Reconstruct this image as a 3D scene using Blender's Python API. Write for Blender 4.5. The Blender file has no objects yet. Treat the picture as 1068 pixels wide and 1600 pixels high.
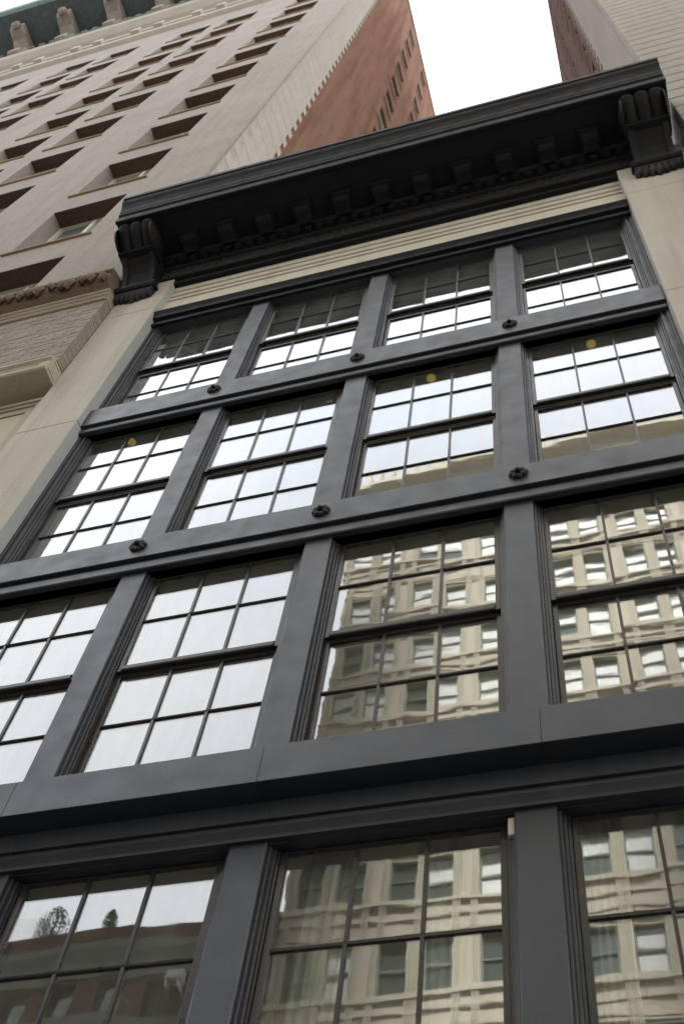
import bpy, bmesh, math, random
from mathutils import Vector, Matrix
random.seed(7)
scn = bpy.context.scene
COL = scn.collection

# ------------------------------------------------------------------ camera
cam = bpy.data.objects.new('camera', bpy.data.cameras.new('camera'))
COL.objects.link(cam)
cam.location = (2.536, -4.928, 1.6)
cam.rotation_euler = (math.radians(149.58), math.radians(-5.94), math.radians(15.65))
cam.data.sensor_fit = 'VERTICAL'
cam.data.sensor_height = 36.0
cam.data.lens = 40.37
cam.data.clip_start = 0.1
cam.data.clip_end = 2000
cam.data.dof.use_dof = True
cam.data.dof.focus_distance = 11.0
cam.data.dof.aperture_fstop = 2.8
scn.camera = cam

# ------------------------------------------------------------------ sky and sun (overcast afternoon)
SUN_EL, SUN_AZ = 59, 6          # azimuth clockwise from +y
world = bpy.data.worlds.new('World')
scn.world = world
world.use_nodes = True
wn, wl = world.node_tree.nodes, world.node_tree.links
wn.clear()
w_out = wn.new('ShaderNodeOutputWorld')
w_bg = wn.new('ShaderNodeBackground')
w_bg.inputs['Strength'].default_value = 0.05
sky = wn.new('ShaderNodeTexSky')
sky.sky_type = 'NISHITA'
sky.sun_disc = False
sky.sun_elevation = math.radians(SUN_EL)
sky.sun_rotation = math.radians(SUN_AZ)
sky.air_density = 1.0
sky.dust_density = 2.0
w_tc = wn.new('ShaderNodeTexCoord')
w_noise = wn.new('ShaderNodeTexNoise')
w_noise.inputs['Scale'].default_value = 3.2
w_noise.inputs['Detail'].default_value = 5
w_ramp = wn.new('ShaderNodeValToRGB')
w_ramp.color_ramp.elements[0].position = 0.33
w_ramp.color_ramp.elements[0].color = (11.6, 12.1, 13.3, 1)
w_ramp.color_ramp.elements[1].position = 0.62
w_ramp.color_ramp.elements[1].color = (14.6, 14.6, 15.0, 1)
w_mix = wn.new('ShaderNodeMix')
w_mix.data_type = 'RGBA'
w_mix.inputs['Factor'].default_value = 0.88
wl.new(w_tc.outputs['Generated'], w_noise.inputs['Vector'])
wl.new(w_noise.outputs['Fac'], w_ramp.inputs['Fac'])
wl.new(sky.outputs['Color'], w_mix.inputs['A'])
wl.new(w_ramp.outputs['Color'], w_mix.inputs['B'])
wl.new(w_mix.outputs['Result'], w_bg.inputs['Color'])
wl.new(w_bg.outputs['Background'], w_out.inputs['Surface'])

sun_data = bpy.data.lights.new('sun', 'SUN')
sun_data.energy = 5.0
sun_data.angle = math.radians(8)
sun_data.color = (1.0, 0.965, 0.92)
sun = bpy.data.objects.new('sun', sun_data)
COL.objects.link(sun)
a, e = math.radians(SUN_AZ), math.radians(SUN_EL)
to_sun = Vector((math.sin(a) * math.cos(e), math.cos(a) * math.cos(e), math.sin(e)))
sun.rotation_euler = to_sun.to_track_quat('Z', 'Y').to_euler()

scn.view_settings.view_transform = 'Standard'
scn.view_settings.look = 'None'
scn.view_settings.gamma = 1
scn.view_settings.use_curve_mapping = False
scn.view_settings.exposure = 1.9
scn.render.engine = 'CYCLES'
scn.cycles.max_bounces = 10
scn.cycles.transparent_max_bounces = 12
scn.cycles.diffuse_bounces = 4
scn.cycles.caustics_reflective = False

# ------------------------------------------------------------------ materials
def new_mat(name):
    m = bpy.data.materials.new(name)
    m.use_nodes = True
    n = m.node_tree.nodes
    n.clear()
    return m, n, m.node_tree.links

def mixrgb(n, l, fac, ca, cb):
    x = n.new('ShaderNodeMix'); x.data_type = 'RGBA'
    if isinstance(fac, (int, float)): x.inputs['Factor'].default_value = fac
    else: l.new(fac, x.inputs['Factor'])
    for k, c in (('A', ca), ('B', cb)):
        if isinstance(c, tuple): x.inputs[k].default_value = (*c, 1)
        else: l.new(c, x.inputs[k])
    return x.outputs['Result']

def noise(n, l, pos, scale, detail=4, rough=0.55):
    t = n.new('ShaderNodeTexNoise')
    t.inputs['Scale'].default_value = scale
    t.inputs['Detail'].default_value = detail
    t.inputs['Roughness'].default_value = rough
    l.new(pos, t.inputs['Vector'])
    return t.outputs['Fac']

def ramp(n, l, fac, lo, hi, a=0.0, b=1.0):
    r = n.new('ShaderNodeMapRange')
    r.inputs['From Min'].default_value = lo; r.inputs['From Max'].default_value = hi
    r.inputs['To Min'].default_value = a; r.inputs['To Max'].default_value = b
    l.new(fac, r.inputs['Value'])
    return r.outputs['Result']

def mapping(n, l, pos, sc):
    m = n.new('ShaderNodeMapping')
    m.inputs['Scale'].default_value = sc
    l.new(pos, m.inputs['Vector'])
    return m.outputs['Vector']

def surface(name, base, dark, light, rough=0.8, fine=40.0, broad=0.6, streak=0.0, bump=0.02, spec=0.3,
            streak_col=None, rand=0.0, bump_scale=None, broad_amt=0.7):
    """weathered masonry / paint: broad mottling, fine grain, vertical streaks, relief"""
    m, n, l = new_mat(name)
    out = n.new('ShaderNodeOutputMaterial')
    b = n.new('ShaderNodeBsdfPrincipled')
    pos = n.new('ShaderNodeNewGeometry').outputs['Position']
    f1 = ramp(n, l, noise(n, l, pos, broad, 6, 0.6), 0.3, 0.7, 0, broad_amt)
    f2 = ramp(n, l, noise(n, l, pos, fine, 3), 0.35, 0.7)
    c = mixrgb(n, l, f1, base, dark)
    c = mixrgb(n, l, ramp(n, l, f2, 0, 1, 0, 0.45), c, light)
    if streak > 0:
        sp = mapping(n, l, pos, (2.6, 2.6, 0.14))
        fs = ramp(n, l, noise(n, l, sp, 1.6, 6, 0.65), 0.48, 0.75, 0, streak)
        c = mixrgb(n, l, fs, c, streak_col or dark)
    if rand > 0:
        oi = n.new('ShaderNodeObjectInfo')
        c = mixrgb(n, l, ramp(n, l, oi.outputs['Random'], 0, 1, 0, rand), c, dark)
    l.new(c, b.inputs['Base Color'])
    l.new(ramp(n, l, noise(n, l, pos, broad * 5, 4), 0.3, 0.7, rough - 0.08, min(1, rough + 0.08)), b.inputs['Roughness'])
    b.inputs['Specular IOR Level'].default_value = spec
    bp = n.new('ShaderNodeBump')
    bp.inputs['Strength'].default_value = 0.6
    bp.inputs['Distance'].default_value = bump
    l.new(noise(n, l, pos, bump_scale or fine, 5), bp.inputs['Height'])
    l.new(bp.outputs['Normal'], b.inputs['Normal'])
    l.new(b.outputs['BSDF'], out.inputs['Surface'])
    return m

M = {}
M['iron'] = surface('iron_paint', (0.025, 0.032, 0.044), (0.020, 0.026, 0.035), (0.043, 0.052, 0.067), rough=0.42, fine=60, broad=0.9,
                    streak=0.6, streak_col=(0.042, 0.047, 0.056), bump=0.0035, spec=0.6, rand=0.25, bump_scale=90)
def edge_wear(m, col, radius, amount):
    """paint rubbed thin along exposed arrises"""
    n, l = m.node_tree.nodes, m.node_tree.links
    b = [x for x in n if x.type == 'BSDF_PRINCIPLED'][0]
    src = b.inputs['Base Color'].links[0].from_socket
    bv = n.new('ShaderNodeBevel'); bv.samples = 4; bv.inputs['Radius'].default_value = radius
    ge = n.new('ShaderNodeNewGeometry')
    d = n.new('ShaderNodeVectorMath'); d.operation = 'DOT_PRODUCT'
    l.new(bv.outputs[0], d.inputs[0]); l.new(ge.outputs['Normal'], d.inputs[1])
    f = ramp(n, l, d.outputs['Value'], 0.99, 0.82, 0, amount)
    nz = ramp(n, l, noise(n, l, ge.outputs['Position'], 5.0, 6, 0.7), 0.38, 0.6, 0.15, 1)
    mu = n.new('ShaderNodeMath'); mu.operation = 'MULTIPLY'; l.new(f, mu.inputs[0]); l.new(nz, mu.inputs[1])
    # chips and runs scattered over the faces
    chip = ramp(n, l, noise(n, l, mapping(n, l, ge.outputs['Position'], (1, 1, 0.5)), 38.0, 2, 0.5), 0.70, 0.76, 0, 0.5)
    big = ramp(n, l, noise(n, l, ge.outputs['Position'], 1.3, 3, 0.6), 0.5, 0.7, 0, 1)
    m2 = n.new('ShaderNodeMath'); m2.operation = 'MULTIPLY'; l.new(chip, m2.inputs[0]); l.new(big, m2.inputs[1])
    mx = n.new('ShaderNodeMath'); mx.operation = 'MAXIMUM'; l.new(mu.outputs[0], mx.inputs[0]); l.new(m2.outputs[0], mx.inputs[1])
    l.new(mixrgb(n, l, mx.outputs[0], src, col), b.inputs['Base Color'])
edge_wear(M['iron'], (0.16, 0.125, 0.095), 0.010, 0.85)
M['iron_black'] = surface('black_iron_paint', (0.012, 0.0127, 0.015), (0.008, 0.0085, 0.010), (0.022, 0.0225, 0.026), rough=0.6, fine=45, broad=1.2,
                          streak=0.3, streak_col=(0.018, 0.018, 0.018), bump=0.003, spec=0.16)
M['iron_rough'] = surface('cast_iron_ornament', (0.016, 0.0155, 0.0155), (0.010, 0.0095, 0.0095), (0.028, 0.027, 0.026), rough=0.6, fine=30, broad=1.5, bump=0.01, spec=0.3)
M['sash'] = surface('sash_paint', (0.030, 0.026, 0.025), (0.020, 0.018, 0.018), (0.042, 0.037, 0.035), rough=0.32, fine=60, broad=1.0, bump=0.001, spec=0.5)
M['lime'] = surface('cream_limestone', (0.52, 0.487, 0.43), (0.42, 0.39, 0.34), (0.59, 0.56, 0.50), rough=0.85, fine=34, broad=0.8, streak=0.75,
                    streak_col=(0.34, 0.305, 0.255), bump=0.012, spec=0.2, rand=0.3)
M['cement'] = surface('grey_cement_patch', (0.46, 0.475, 0.45), (0.38, 0.40, 0.38), (0.52, 0.53, 0.50), rough=0.85, fine=20, broad=1.5, bump=0.008, spec=0.2)
M['lime_frieze'] = surface('pale_cream_limestone', (0.60, 0.56, 0.485), (0.50, 0.465, 0.40), (0.66, 0.625, 0.555), rough=0.85, fine=30, broad=0.9, streak=0.5, streak_col=(0.42, 0.37, 0.30), bump=0.004, spec=0.2)
M['tower'] = surface('lilac_grey_stone', (0.342, 0.314, 0.280), (0.245, 0.220, 0.195), (0.42, 0.392, 0.358), rough=0.88, fine=11, broad=0.45, streak=0.6,
                     streak_col=(0.25, 0.222, 0.198), bump=0.012, spec=0.05)
M['sill'] = surface('warm_sill_stone', (0.33, 0.235, 0.15), (0.23, 0.16, 0.10), (0.40, 0.30, 0.20), rough=0.85, fine=14, broad=0.8, bump=0.006, spec=0.2)
M['soffit_shade'] = surface('shaded_brown_stone', (0.115, 0.075, 0.055), (0.07, 0.046, 0.035), (0.17, 0.115, 0.09), rough=0.9, fine=12, broad=0.8, bump=0.006, spec=0.1)  # brown stone tone with the shade under the window heads painted in
M['quoin'] = surface('cream_quoin_stone', (0.345, 0.318, 0.275), (0.265, 0.243, 0.208), (0.395, 0.368, 0.32), rough=0.88, fine=10, broad=0.35, streak=0.5, bump=0.01, spec=0.05, rand=0.15)
M['string'] = surface('brown_carved_stone', (0.20, 0.145, 0.105), (0.10, 0.07, 0.05), (0.30, 0.23, 0.17), rough=0.9, fine=22, broad=2.0, bump=0.02, spec=0.2)
M['mould'] = surface('tan_moulding_stone', (0.40, 0.35, 0.285), (0.29, 0.25, 0.205), (0.48, 0.43, 0.36), rough=0.88, fine=20, broad=1.2, bump=0.01, spec=0.2)
M['lilac_brick'] = surface('lilac_brick', (0.375, 0.325, 0.285), (0.255, 0.21, 0.18), (0.46, 0.415, 0.375), rough=0.9, fine=22, broad=3.0, bump=0.01, spec=0.2, rand=0.6)
M['mortar'] = surface('mortar', (0.40, 0.36, 0.32), (0.30, 0.27, 0.24), (0.46, 0.42, 0.38), rough=0.95, fine=40, broad=2, bump=0.006, spec=0.1)
M['hood'] = surface('olive_cream_stone', (0.46, 0.42, 0.32), (0.35, 0.32, 0.24), (0.54, 0.50, 0.40), rough=0.85, fine=24, broad=1.2, bump=0.01, spec=0.2)
M['pane_panel'] = surface('pale_blind', (0.52, 0.49, 0.36), (0.44, 0.41, 0.30), (0.56, 0.53, 0.40), rough=0.7, fine=12, broad=0.8, bump=0.002, spec=0.3)
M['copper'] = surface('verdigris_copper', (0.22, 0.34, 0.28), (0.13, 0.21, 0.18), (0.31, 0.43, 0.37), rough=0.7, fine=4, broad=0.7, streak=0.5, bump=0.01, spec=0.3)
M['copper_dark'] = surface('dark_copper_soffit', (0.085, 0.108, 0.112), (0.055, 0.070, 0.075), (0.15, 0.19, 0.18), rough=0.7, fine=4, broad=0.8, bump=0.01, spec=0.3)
M['carved'] = surface('carved_terracotta', (0.30, 0.255, 0.215), (0.19, 0.155, 0.13), (0.44, 0.40, 0.36), rough=0.9, fine=3.0, broad=0.9, bump=0.12, spec=0.2)

def brick_mat(name, ca, cb, cm, bw, bh, streak, sc_dark, axis):
    m, n, l = new_mat(name)
    out = n.new('ShaderNodeOutputMaterial')
    b = n.new('ShaderNodeBsdfPrincipled')
    pos = n.new('ShaderNodeNewGeometry').outputs['Position']
    sep = n.new('ShaderNodeSeparateXYZ'); l.new(pos, sep.inputs[0])
    cmb = n.new('ShaderNodeCombineXYZ')
    l.new(sep.outputs[axis], cmb.inputs[0]); l.new(sep.outputs['Z'], cmb.inputs[1])
    t = n.new('ShaderNodeTexBrick')
    t.inputs['Scale'].default_value = 1.0
    t.inputs['Brick Width'].default_value = bw
    t.inputs['Row Height'].default_value = bh
    t.inputs['Mortar Size'].default_value = 0.010
    t.inputs['Mortar Smooth'].default_value = 0.3
    t.inputs['Color1'].default_value = (*ca, 1); t.inputs['Color2'].default_value = (*cb, 1); t.inputs['Mortar'].default_value = (*cm, 1)
    l.new(cmb.outputs[0], t.inputs['Vector'])
    sp = mapping(n, l, pos, (1.0, 1.0, 0.05))
    fs = ramp(n, l, noise(n, l, sp, 1.7, 7, 0.7), 0.42, 0.72, 0, streak)
    c = mixrgb(n, l, fs, t.outputs['Color'], sc_dark)
    f2 = ramp(n, l, noise(n, l, pos, 7.0, 4, 0.7), 0.4, 0.75, 0, 0.25)
    c = mixrgb(n, l, f2, c, tuple(min(1, x * 1.5) for x in ca))
    l.new(c, b.inputs['Base Color'])
    b.inputs['Roughness'].default_value = 0.95
    b.inputs['Specular IOR Level'].default_value = 0.0
    bp = n.new('ShaderNodeBump'); bp.inputs['Strength'].default_value = 0.5; bp.inputs['Distance'].default_value = 0.01
    l.new(t.outputs['Fac'], bp.inputs['Height']); bp.invert = True
    l.new(bp.outputs['Normal'], b.inputs['Normal'])
    l.new(b.outputs['BSDF'], out.inputs['Surface'])
    return m
M['red_brick'] = brick_mat('red_brown_brick', (0.245, 0.138, 0.098), (0.195, 0.105, 0.074), (0.23, 0.165, 0.13), 0.22, 0.075, 0.85, (0.105, 0.060, 0.044), 'Y')
M['brown_brick'] = brick_mat('brown_side_brick', (0.18, 0.125, 0.11), (0.145, 0.10, 0.085), (0.2, 0.16, 0.145), 0.22, 0.075, 0.5, (0.10, 0.068, 0.06), 'Y')
M['opp_brick'] = brick_mat('dark_red_brick', (0.15, 0.066, 0.052), (0.12, 0.050, 0.040), (0.16, 0.11, 0.09), 0.24, 0.08, 0.5, (0.08, 0.055, 0.05), 'X')
M['band_brick'] = brick_mat('grey_cream_brick', (0.40, 0.38, 0.345), (0.35, 0.335, 0.305), (0.36, 0.34, 0.31), 0.3, 0.1, 0.45, (0.27, 0.245, 0.215), 'X')
M['groove'] = surface('groove_stone', (0.38, 0.33, 0.27), (0.30, 0.26, 0.21), (0.43, 0.38, 0.32), rough=0.9, fine=12, broad=1, bump=0.005, spec=0.1)
M['opp_stone'] = surface('beige_office_stone', (0.53, 0.485, 0.385), (0.45, 0.405, 0.315), (0.58, 0.54, 0.45), rough=0.88, fine=5, broad=0.3, streak=0.6, streak_col=(0.36, 0.32, 0.25), bump=0.02, spec=0.2)
M['opp_green'] = surface('grey_green_stone', (0.20, 0.22, 0.19), (0.14, 0.155, 0.135), (0.25, 0.27, 0.24), rough=0.85, fine=5, broad=0.5, bump=0.02, spec=0.2)
M['sky_white'] = surface('painted_sky_reflection', (0.64, 0.65, 0.63), (0.55, 0.56, 0.54), (0.70, 0.71, 0.69), rough=0.6, fine=20, broad=1.0, bump=0.001, spec=0.5)  # white that paints the sky's reflection into the office windows
M['ceiling'] = surface('room_ceiling', (0.80, 0.80, 0.74), (0.75, 0.75, 0.69), (0.83, 0.83, 0.77), rough=0.8, fine=20, broad=1.0, bump=0.001, spec=0.2)
M['roomwall'] = surface('room_wall', (0.68, 0.68, 0.62), (0.6, 0.6, 0.55), (0.74, 0.74, 0.68), rough=0.85, fine=20, broad=1.0, bump=0.001, spec=0.2)
M['roomfloor'] = surface('room_floor', (0.48, 0.40, 0.29), (0.4, 0.33, 0.24), (0.52, 0.44, 0.33), rough=0.5, fine=20, broad=1.0, bump=0.001, spec=0.4)
M['shade'] = surface('green_roller_shade', (0.20, 0.228, 0.225), (0.16, 0.185, 0.182), (0.24, 0.265, 0.26), rough=0.8, fine=60, broad=1.0, bump=0.001, spec=0.2)
M['asphalt'] = surface('asphalt', (0.05, 0.05, 0.052), (0.035, 0.035, 0.036), (0.075, 0.075, 0.075), rough=0.9, fine=60, broad=0.5, bump=0.01, spec=0.3)
M['pave'] = surface('pavement_concrete', (0.17, 0.165, 0.155), (0.13, 0.125, 0.12), (0.2, 0.195, 0.185), rough=0.9, fine=30, broad=0.8, bump=0.005, spec=0.2)
M['roofing'] = surface('roof_felt', (0.10, 0.10, 0.10), (0.07, 0.07, 0.07), (0.14, 0.14, 0.14), rough=0.9, fine=10, broad=0.5, bump=0.01, spec=0.2)
M['white_box'] = surface('ivory_plastic', (0.66, 0.62, 0.48), (0.58, 0.54, 0.42), (0.7, 0.66, 0.52), rough=0.5, fine=30, broad=4, bump=0.001, spec=0.4)
M['white_paint'] = surface('white_paint', (0.62, 0.62, 0.59), (0.5, 0.5, 0.48), (0.68, 0.68, 0.66), rough=0.5, fine=30, broad=4, bump=0.001, spec=0.4)
M['leaf'] = surface('evergreen_foliage', (0.07, 0.10, 0.06), (0.05, 0.07, 0.04), (0.11, 0.15, 0.08), rough=0.7, fine=8, broad=2, bump=0.01, spec=0.2)
M['bark'] = surface('tree_bark', (0.10, 0.075, 0.05), (0.06, 0.045, 0.03), (0.14, 0.11, 0.08), rough=0.9, fine=12, broad=3, bump=0.02, spec=0.1)
M['far_stone'] = surface('pale_far_stone', (0.45, 0.45, 0.46), (0.38, 0.38, 0.40), (0.5, 0.5, 0.51), rough=0.9, fine=1, broad=0.2, bump=0.02, spec=0.2)

def glass_mat(name, tint, boost, base_refl, wave=1.0, rough=0.0):
    """old wavy double-glazed pane: Fresnel mirror over a tinted clear body"""
    m, n, l = new_mat(name)
    out = n.new('ShaderNodeOutputMaterial')
    tr = n.new('ShaderNodeBsdfTransparent'); tr.inputs['Color'].default_value = (*tint, 1)
    gl = n.new('ShaderNodeBsdfGlossy'); gl.inputs['Roughness'].default_value = rough
    gl.inputs['Color'].default_value = (0.97, 0.985, 1.0, 1)
    # Schlick reflectance from the viewing angle (same on both faces of the thin pane)
    gg = n.new('ShaderNodeNewGeometry')
    dt = n.new('ShaderNodeVectorMath'); dt.operation = 'DOT_PRODUCT'
    l.new(gg.outputs['Incoming'], dt.inputs[0]); l.new(gg.outputs['Normal'], dt.inputs[1])
    ab = n.new('ShaderNodeMath'); ab.operation = 'ABSOLUTE'; l.new(dt.outputs['Value'], ab.inputs[0])
    om = n.new('ShaderNodeMath'); om.operation = 'SUBTRACT'; om.use_clamp = True; om.inputs[0].default_value = 1.0; l.new(ab.outputs[0], om.inputs[1])
    pw = n.new('ShaderNodeMath'); pw.operation = 'POWER'; pw.inputs[1].default_value = 5.0; l.new(om.outputs[0], pw.inputs[0])
    fr = n.new('ShaderNodeMath'); fr.operation = 'MULTIPLY_ADD'; fr.inputs[1].default_value = 0.96; fr.inputs[2].default_value = 0.04; l.new(pw.outputs[0], fr.inputs[0])
    mm = n.new('ShaderNodeMath'); mm.operation = 'MULTIPLY_ADD'; mm.use_clamp = True
    mm.inputs[1].default_value = boost; mm.inputs[2].default_value = base_refl
    l.new(fr.outputs[0], mm.inputs[0])
    pos = n.new('ShaderNodeNewGeometry').outputs['Position']
    oi = n.new('ShaderNodeObjectInfo')
    add = n.new('ShaderNodeVectorMath'); add.operation = 'MULTIPLY_ADD'
    cv = n.new('ShaderNodeCombineXYZ')
    for k in range(3): l.new(oi.outputs['Random'], cv.inputs[k])
    l.new(cv.outputs[0], add.inputs[0]); add.inputs[1].default_value = (0.25, 0.0, 0.4); l.new(pos, add.inputs[2])
    acc = n.new('ShaderNodeNewGeometry').outputs['Normal']
    for sc, vec, amp in ((1.5, (1.0, 1.0, 2.6), 0.0065), (4.5, (0.8, 1.0, 3.6), 0.0042)):
        t = n.new('ShaderNodeTexNoise'); t.inputs['Scale'].default_value = sc; t.inputs['Detail'].default_value = 1.0
        l.new(mapping(n, l, add.outputs[0], vec), t.inputs['Vector'])
        sb = n.new('ShaderNodeVectorMath'); sb.operation = 'SUBTRACT'; sb.inputs[1].default_value = (0.5, 0.5, 0.5)
        l.new(t.outputs['Color'], sb.inputs[0])
        ma = n.new('ShaderNodeVectorMath'); ma.operation = 'MULTIPLY_ADD'; ma.inputs[1].default_value = (amp * 0.35 * wave, 0.0, amp * wave)
        l.new(sb.outputs[0], ma.inputs[0]); l.new(acc, ma.inputs[2]); acc = ma.outputs[0]
    nm = n.new('ShaderNodeVectorMath'); nm.operation = 'NORMALIZE'
    l.new(acc, nm.inputs[0]); l.new(nm.outputs[0], gl.inputs['Normal'])
    mx = n.new('ShaderNodeMixShader')
    l.new(mm.outputs[0], mx.inputs[0]); l.new(tr.outputs[0], mx.inputs[1]); l.new(gl.outputs[0], mx.inputs[2])
    df = n.new('ShaderNodeBsdfDiffuse'); df.inputs['Color'].default_value = (0.62, 0.61, 0.55, 1)
    dn = ramp(n, l, noise(n, l, mapping(n, l, add.outputs[0], (3.0, 1.0, 0.7)), 2.2, 6, 0.65), 0.3, 0.75, 0.012, 0.058)
    mx2 = n.new('ShaderNodeMixShader')
    l.new(dn, mx2.inputs[0]); l.new(mx.outputs[0], mx2.inputs[1]); l.new(df.outputs[0], mx2.inputs[2])
    l.new(mx2.outputs[0], out.inputs['Surface'])
    return m
M['glass'] = glass_mat('wavy_window_glass', (0.94, 0.965, 0.945), 1.9, 0.085, rough=0.016)
M['far_glass'] = glass_mat('far_window_glass', (0.55, 0.66, 0.68), 1.2, 0.08, wave=0.5)

def flat_glass(name, col, rough=0.06):
    m, n, l = new_mat(name)
    out = n.new('ShaderNodeOutputMaterial'); b = n.new('ShaderNodeBsdfPrincipled')
    pos = n.new('ShaderNodeNewGeometry').outputs['Position']
    l.new(mixrgb(n, l, noise(n, l, pos, 0.8, 3), col, tuple(c * 0.6 for c in col)), b.inputs['Base Color'])
    b.inputs['Roughness'].default_value = rough
    b.inputs['Specular IOR Level'].default_value = 0.9
    l.new(b.outputs[0], out.inputs[0])
    return m
M['dark_pane'] = flat_glass('dark_window_pane', (0.10, 0.125, 0.11))
M['pane_blue'] = flat_glass('blue_grey_pane', (0.17, 0.195, 0.20), 0.35)
M['pane_blue'].node_tree.nodes['Principled BSDF'].inputs['Specular IOR Level'].default_value = 0.35

def sheer_mat():
    m, n, l = new_mat('sheer_curtain_cloth')
    out = n.new('ShaderNodeOutputMaterial')
    d = n.new('ShaderNodeBsdfDiffuse'); t = n.new('ShaderNodeBsdfTranslucent')
    pos = n.new('ShaderNodeNewGeometry').outputs['Position']
    c = mixrgb(n, l, noise(n, l, mapping(n, l, pos, (40, 40, 1)), 1.0, 3), (0.80, 0.80, 0.76), (0.68, 0.68, 0.64))
    l.new(c, d.inputs[0]); l.new(c, t.inputs[0])
    mx = n.new('ShaderNodeMixShader'); mx.inputs[0].default_value = 0.35
    l.new(d.outputs[0], mx.inputs[1]); l.new(t.outputs[0], mx.inputs[2]); l.new(mx.outputs[0], out.inputs[0])
    return m
M['sheer'] = sheer_mat()
def lamp_mat():
    m, n, l = new_mat('lit_lamp_shade')
    out = n.new('ShaderNodeOutputMaterial'); b = n.new('ShaderNodeBsdfPrincipled')
    b.inputs['Base Color'].default_value = (0.75, 0.58, 0.18, 1)
    b.inputs['Emission Color'].default_value = (1.0, 0.72, 0.18, 1)
    b.inputs['Emission Strength'].default_value = 0.10
    b.inputs['Roughness'].default_value = 0.4
    l.new(b.outputs[0], out.inputs[0])
    return m
M['lamp'] = lamp_mat()

# ------------------------------------------------------------------ mesh helpers
class MB:
    def __init__(s): s.v = []; s.f = []
    def add(s, vs, fs):
        o = len(s.v); s.v += [tuple(p) for p in vs]; s.f += [tuple(i + o for i in f) for f in fs]
        return s
    def box(s, x0, x1, y0, y1, z0, z1):
        vs = [(x0, y0, z0), (x1, y0, z0), (x1, y1, z0), (x0, y1, z0), (x0, y0, z1), (x1, y0, z1), (x1, y1, z1), (x0, y1, z1)]
        return s.add(vs, [(3, 2, 1, 0), (4, 5, 6, 7), (0, 1, 5, 4), (1, 2, 6, 5), (2, 3, 7, 6), (3, 0, 4, 7)])
    def extrude_x(s, prof, x0, x1):
        """closed (y, z) profile swept along x"""
        n = len(prof)
        vs = [(x0, y, z) for y, z in prof] + [(x1, y, z) for y, z in prof]
        fs = [(i, (i + 1) % n, n + (i + 1) % n, n + i) for i in range(n)]
        fs += [tuple(range(n))[::-1], tuple(range(n, 2 * n))]
        return s.add(vs, fs)
    def loft_x(s, profs, xs):
        n = len(profs[0]); vs = []
        for p, x in zip(profs, xs): vs += [(x, y, z) for y, z in p]
        fs = []
        for k in range(len(xs) - 1):
            for i in range(n):
                j = (i + 1) % n
                fs.append((k * n + i, k * n + j, (k + 1) * n + j, (k + 1) * n + i))
        fs += [tuple(range(n))[::-1], tuple(range((len(xs) - 1) * n, len(xs) * n))]
        return s.add(vs, fs)
    def lathe(s, prof, c, axis='y', seg=16):
        """(r, h) profile turned about an axis through c"""
        vs = []; n = len(prof)
        for k in range(seg):
            a = 2 * math.pi * k / seg
            for r, h in prof:
                p = (r * math.cos(a), r * math.sin(a))
                q = {'y': (p[0], h, p[1]), 'z': (p[0], p[1], h), 'x': (h, p[0], p[1])}[axis]
                vs.append((c[0] + q[0], c[1] + q[1], c[2] + q[2]))
        fs = []
        for k in range(seg):
            k2 = (k + 1) % seg
            for i in range(n - 1):
                fs.append((k * n + i, k2 * n + i, k2 * n + i + 1, k * n + i + 1))
        return s.add(vs, fs)
    def mesh(s, name, mat, bevel=0.0, smooth=False):
        me = bpy.data.meshes.new(name)
        me.from_pydata(s.v, [], s.f)
        bm = bmesh.new(); bm.from_mesh(me)
        bmesh.ops.remove_doubles(bm, verts=bm.verts, dist=1e-5)
        bmesh.ops.recalc_face_normals(bm, faces=bm.faces)
        if bevel > 0:
            es = [e for e in bm.edges if len(e.link_faces) == 2 and e.calc_face_angle(0) > 0.5]
            bmesh.ops.bevel(bm, geom=es, offset=bevel, segments=1, affect='EDGES', clamp_overlap=True)
        bm.to_mesh(me); bm.free()
        if smooth:
            for p in me.polygons: p.use_smooth = True
        me.materials.append(mat)
        return me
    def build(s, name, mat, parent=None, bevel=0.0, smooth=False):
        return link(name, s.mesh(name, mat, bevel, smooth), parent)

def link(name, me, parent=None, loc=(0, 0, 0), rot=None):
    o = bpy.data.objects.new(name, me); COL.objects.link(o)
    o.location = loc
    if rot: o.rotation_euler = rot
    if parent: o.parent = parent
    return o
def thing(name, label, cat, loc=(0, 0, 0), group=None):
    o = bpy.data.objects.new(name, None); COL.objects.link(o); o.location = loc
    o['label'] = label; o['category'] = cat
    if group: o['group'] = group
    return o
def tag(o, label, cat, group=None):
    o['label'] = label; o['category'] = cat
    if group: o['group'] = group
    return o
def struct(o):
    o['kind'] = 'structure'; return o

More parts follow.
